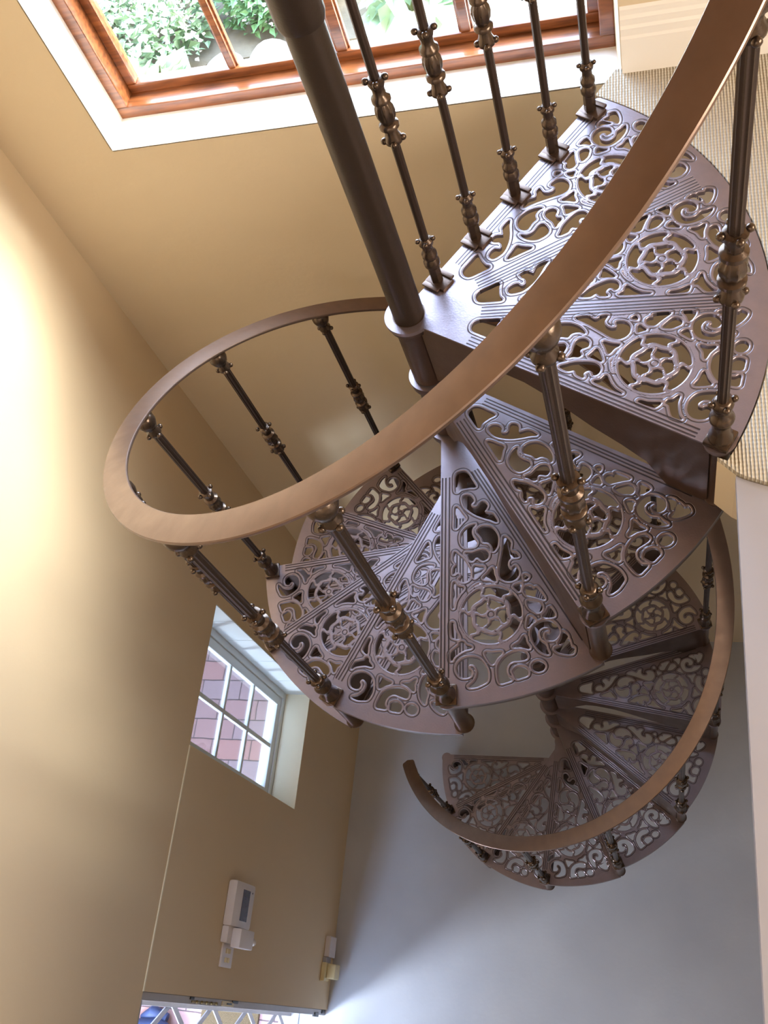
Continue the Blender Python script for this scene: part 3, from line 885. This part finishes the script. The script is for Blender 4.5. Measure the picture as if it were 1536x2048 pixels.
# ---- outside, ground level
struct(MB().box(-7, -6, ZF - 0.15, -1.36, 3, ZF - 0.07).build('ground_paving', M['paver']))
tag(MB().box(-0.16, -0.30, 0, 0.16, 0.30, 0.018, bevel=0.005).build('doormat', M['coir'], loc=(-1.75, -1.50, ZF - 0.07)),
    'coarse brown coir doormat on the paving outside the doorway', 'doormat')
bg = MB()
bg.tube([(-0.12, 0.02, 0.04), (-0.05, 0.0, 0.07), (0.04, 0.01, 0.075), (0.12, -0.02, 0.05), (0.17, -0.03, 0.03)], [0.035, 0.06, 0.065, 0.05, 0.02], seg=14)
bg.tube([(-0.06, 0.06, 0.05), (0.0, 0.09, 0.06), (0.08, 0.07, 0.05)], [0.02, 0.04, 0.025], seg=12)
tag(bg.build('cloth_bundle', M['bag'], smooth=True, loc=(-2.16, -1.44, ZF - 0.07)), 'dark blue crumpled cloth bundle lying on the pink paving outside the door', 'bundle')

struct(MB().box(-3.1, -6, ZF - 0.07, -2.9, 3, 1.2).build('yard_light_blocker', M['stone']))  # unseen slab added to cut daylight at the lower openings
struct(MB().box(-2.9, 0.80, ZF - 0.07, -1.37, 1.0, -0.34).build('wall_retaining', M['stone']))
# ---- outside, garden level behind the upper window
struct(MB().box(-5, 0.98, -0.50, 4, 9, -0.34).build('ground_garden', M['pave_out']))
bed = MB()
bed.prism([(-3.2, 1.02), (-0.98, 1.02), (-0.84, 1.30), (-0.36, 1.31), (-0.30, 1.7), (0.1, 2.0), (0.3, 4.0), (-3.2, 4.0)], 'z', -0.36, -0.335)
struct(bed.build('ground_flower_bed', M['soil']))
def shrub(name, x, y, rad, hgt, n, label, leafmat, size, group=None, flowers=0):
    s = tag(empty(name, (x, y, -0.34)), label, 'plant', group)
    rnd = random.Random(int((x + 9) * 1000))
    st = MB()
    for i in range(9):
        a_ = rnd.uniform(0, 2 * PI); q = rnd.uniform(0.3, 0.9) * rad
        st.tube([(0.02 * math.cos(a_), 0.02 * math.sin(a_), 0), (q * 0.5 * math.cos(a_), q * 0.5 * math.sin(a_), hgt * 0.5), (q * math.cos(a_), q * math.sin(a_), hgt * rnd.uniform(0.75, 1))], [0.006, 0.004, 0.002], seg=5)
    st.build('stems', M['stem'], s)
    def blades(name, count, mt, sz, wid):
        vs, fs = [], []
        for i in range(count):
            a_ = rnd.uniform(0, 2 * PI); q = rad * math.sqrt(rnd.random()); z = hgt * (rnd.uniform(0.15, 1.0)) * math.sqrt(max(0.05, 1 - (q / rad) ** 2 * 0.8))
            c = Vector((q * math.cos(a_), q * math.sin(a_), z))
            d = Vector((rnd.gauss(0, 1) + math.cos(a_), rnd.gauss(0, 1) + math.sin(a_), rnd.gauss(0.4, 0.6))).normalized()
            sd_ = d.cross(Vector((rnd.gauss(0, .4), rnd.gauss(0, .4), 1))).normalized()
            L_ = sz * rnd.uniform(0.6, 1.3); W_ = L_ * wid
            up_ = sd_.cross(d) * L_ * 0.12
            b = len(vs)
            vs += [c, c + d * L_ * 0.45 + sd_ * W_ + up_, c + d * L_ - up_, c + d * L_ * 0.45 - sd_ * W_ + up_]
            fs.append((b, b + 1, b + 2, b + 3))
        me = bpy.data.meshes.new(name); me.from_pydata([tuple(v_) for v_ in vs], [], fs); me.materials.append(mt)
        link(bpy.data.objects.new(name, me), s)
    blades('leaves', n, leafmat, size, 0.28)
    if flowers: blades('flowers', flowers, M['petal'], size * 0.5, 0.5)
    return s
shrub('flowering_shrub', -1.15, 1.44, 0.32, 0.34, 3600, 'pale green bush with many small white flowers behind the leftmost window pane', M['leaf2'], 0.038, flowers=1500)
shrub('leafy_shrub', -0.61, 1.56, 0.20, 0.26, 2200, 'bright green leafy shrub behind the second window pane', M['leaf1'], 0.032, flowers=700)
shrub('grass_tuft', -0.93, 1.08, 0.07, 0.16, 160, 'spiky pale green tuft just outside the lower left window corner', M['leaf2'], 0.10, flowers=30)
shrub('strap_leaf_plant', -0.19, 1.42, 0.12, 0.30, 120, 'pale strap-leaved plant behind the third window pane', M['leaf2'], 0.10)
shrub('hanging_shrub', -1.30, 2.25, 0.30, 0.45, 1300, 'dense green bush at the top left behind the flowering one', M['leaf1'], 0.055, flowers=300)
for i, (x, y, r_) in enumerate(((-0.76, 1.235, 0.065), (-0.60, 1.225, 0.085), (-0.45, 1.24, 0.060))):
    m = MB(); m.ball((0, 0, r_ * 0.35), r_, 16, 0.55)
    for v_ in m.bm.verts:
        v_.co += Vector((math.sin(v_.co.y * 40 + i), math.cos(v_.co.x * 35 + i), 0)) * r_ * 0.08
    tag(m.build('edging_stone', M['stone'], smooth=True, loc=(x, y, -0.34)),
        ['rounded pale edging stone nearest the muntin at the flowering bush', 'larger rounded pale edging stone in front of the leafy shrub', 'small rounded pale edging stone beside the central pole'][i], 'stone', 'edging stones outside the window')

# ---- fittings on the lower left wall (y runs down the picture)
def stage_keypad():
    k = tag(empty('alarm_keypad', (WALL_X, -0.905, -2.44)), 'white wall intercom unit with a dark display on the lower left wall', 'intercom')
    MB().box(0.0, -0.085, -0.115, 0.040, 0.085, 0.085, bevel=0.012).build('housing', M['plastic'], k, smooth=True)
    MB().box(0.0395, -0.058, -0.058, 0.0415, 0.058, 0.014, bevel=0.0006).build('display', M['display'], k)
    MB().box(0.0395, 0.050, -0.085, 0.0415, 0.056, -0.080).build('indicator', M['dark'], k)
    MB().box(0.0, -0.145, -0.070, 0.030, -0.083, 0.080, bevel=0.008).build('speaker_section', M['plastic'], k, smooth=True)
    a = tag(empty('plug_adaptor', (WALL_X + 0.030, -1.0275, -2.44)), 'boxy white plug adaptor with a round knob below the intercom display', 'adaptor')
    MB().box(0.0005, -0.035, -0.095, 0.040, 0.035, 0.045, bevel=0.006).build('housing', M['plastic'], a, smooth=True)
    MB().lathe([(0.010, -0.135), (0.014, -0.125), (0.008, -0.112), (0.008, -0.092)], c=(0.02, 0.0), seg=14).ball((0.02, -0.004, -0.140), 0.013, 12).build('knob', M['plastic'], a, smooth=True)
    s = tag(empty('light_switch', (WALL_X, -1.09, -2.44)), 'flat white switch plate with paired rockers under the intercom', 'switch')
    MB().box(0.0, -0.045, -0.055, 0.008, 0.040, 0.055, bevel=0.003).build('plate', M['plastic'], s)
    for yy in (-0.018, 0.014):
        for zz in (-0.012, 0.014):
            MB().box(0.0078, yy - 0.009, zz - 0.008, 0.012, yy + 0.009, zz + 0.008, bevel=0.002).build('rocker', M['cream_plastic'], s)
stage_keypad()
def stage_socket():
    s = tag(empty('socket_box', (WALL_X, -0.965, -3.705)), 'small white surface mounted socket box low on the wall near the floor', 'socket')
    MB().box(0.0, -0.045, -0.065, 0.028, 0.052, 0.035, bevel=0.004).build('box', M['plastic'], s)
    MB().box(0.0, -0.105, -0.030, 0.020, -0.046, 0.045, bevel=0.003).build('cable_cover', M['grey_metal'], s)
    p = tag(empty('plug', (WALL_X, -1.075, -3.70)), 'cream two part plug in the lowest outlet beside the doorway', 'plug')
    MB().box(0.0, -0.045, -0.030, 0.022, 0.040, 0.050, bevel=0.004).build('outlet', M['cream_plastic'], p)
    MB().box(0.022, -0.032, -0.060, 0.065, 0.036, 0.020, bevel=0.006).build('plug_body', M['cream_plastic'], p)
stage_socket()

# ------------------------------------------------------------------ light
wd = bpy.data.worlds.new('sky'); SC.world = wd; wd.use_nodes = True
nt = wd.node_tree; bgN = nt.nodes['Background']
tc = nt.nodes.new('ShaderNodeTexCoord'); sp = nt.nodes.new('ShaderNodeSeparateXYZ'); nt.links.new(tc.outputs['Generated'], sp.inputs['Vector'])
cr = nt.nodes.new('ShaderNodeValToRGB')
cr.color_ramp.elements[0].position = 0.0; cr.color_ramp.elements[0].color = (0.56, 0.72, 1.0, 1)
cr.color_ramp.elements[1].position = 0.9; cr.color_ramp.elements[1].color = (0.50, 0.68, 1.0, 1)
nt.links.new(sp.outputs['Z'], cr.inputs['Fac']); nt.links.new(cr.outputs['Color'], bgN.inputs['Color'])
bgN.inputs['Strength'].default_value = 22.0

def area(name, loc, target, sx, sy, power, color, portal=False, spread=None):
    l = bpy.data.lights.new(name, 'AREA'); l.shape = 'RECTANGLE'; l.size = sx; l.size_y = sy
    l.energy = power; l.color = color
    if spread: l.spread = spread
    if portal: l.cycles.is_portal = True
    o = bpy.data.objects.new(name, l); o.location = loc
    o.rotation_euler = (Vector(target) - Vector(loc)).to_track_quat('-Z', 'Y').to_euler()
    return link(o)
area('portal_upper_window', (-0.256, 0.965, 0.59), (-0.256, -2, 0.59), 1.32, 1.44, 1, (1, 1, 1), portal=True)
area('portal_small_window', (-1.40, -0.155, -2.39), (3, -0.155, -2.39), 0.55, 1.17, 1, (1, 1, 1), portal=True)
area('portal_door', (-1.47, -1.70, -2.83), (3, -1.70, -2.83), 0.90, 2.06, 1, (1, 1, 1), portal=True)
# sun, doorway daylight and two added fill lamps in the upper room
sn = bpy.data.lights.new('hazy_sun', 'SUN'); sn.energy = 24; sn.angle = math.radians(32); sn.color = (1.0, 0.95, 0.84)
so_ = bpy.data.objects.new('hazy_sun', sn); so_.rotation_euler = Vector((-0.80, -0.52, -0.62)).to_track_quat('-Z', 'Y').to_euler(); link(so_)
area('room_fill', (-0.2, -2.7, 1.3), (-0.4, 0.7, 0.6), 2.0, 1.2, 11, (1.0, 0.96, 0.90))  # added fill lamp behind the camera, brightens the window wall

area('doorway_daylight', (-2.7, -2.3, -2.75), (0.4, -0.7, ZF), 0.5, 0.5, 135, (0.74, 0.85, 1.0))
area('east_fill', (2.9, -1.1, 1.15), (-1.2, -0.4, -0.4), 1.6, 1.3, 120, (1.0, 0.91, 0.78))  # added fill lamp, no window here; brightens the upper left wall

# ------------------------------------------------------------------ camera
cam = bpy.data.cameras.new('camera'); cam.sensor_width = 36; cam.lens = 1991.4 * 36 / 2048
cam.clip_start = 0.02; cam.clip_end = 200
co = bpy.data.objects.new('camera', cam)
Rm = Matrix(((0.96287868, 0.10146355, -0.25013954), (-0.02507341, -0.88904272, -0.45713714), (-0.26876750, 0.44643945, -0.85349625)))
rot = Matrix((Rm[0], -Rm[1], -Rm[2])).transposed()
co.matrix_world = Matrix.Translation(Vector((0.46952175, -1.22510645, 1.50452555))) @ rot.to_4x4()
link(co)
SC.camera = co
SC.view_settings.view_transform = 'Standard'
SC.view_settings.look = 'None'
SC.view_settings.exposure = 0.2
SC.cycles.max_bounces = 10
SC.cycles.diffuse_bounces = 6
SC.cycles.sample_clamp_indirect = 6.0
SC.cycles.use_denoising = True
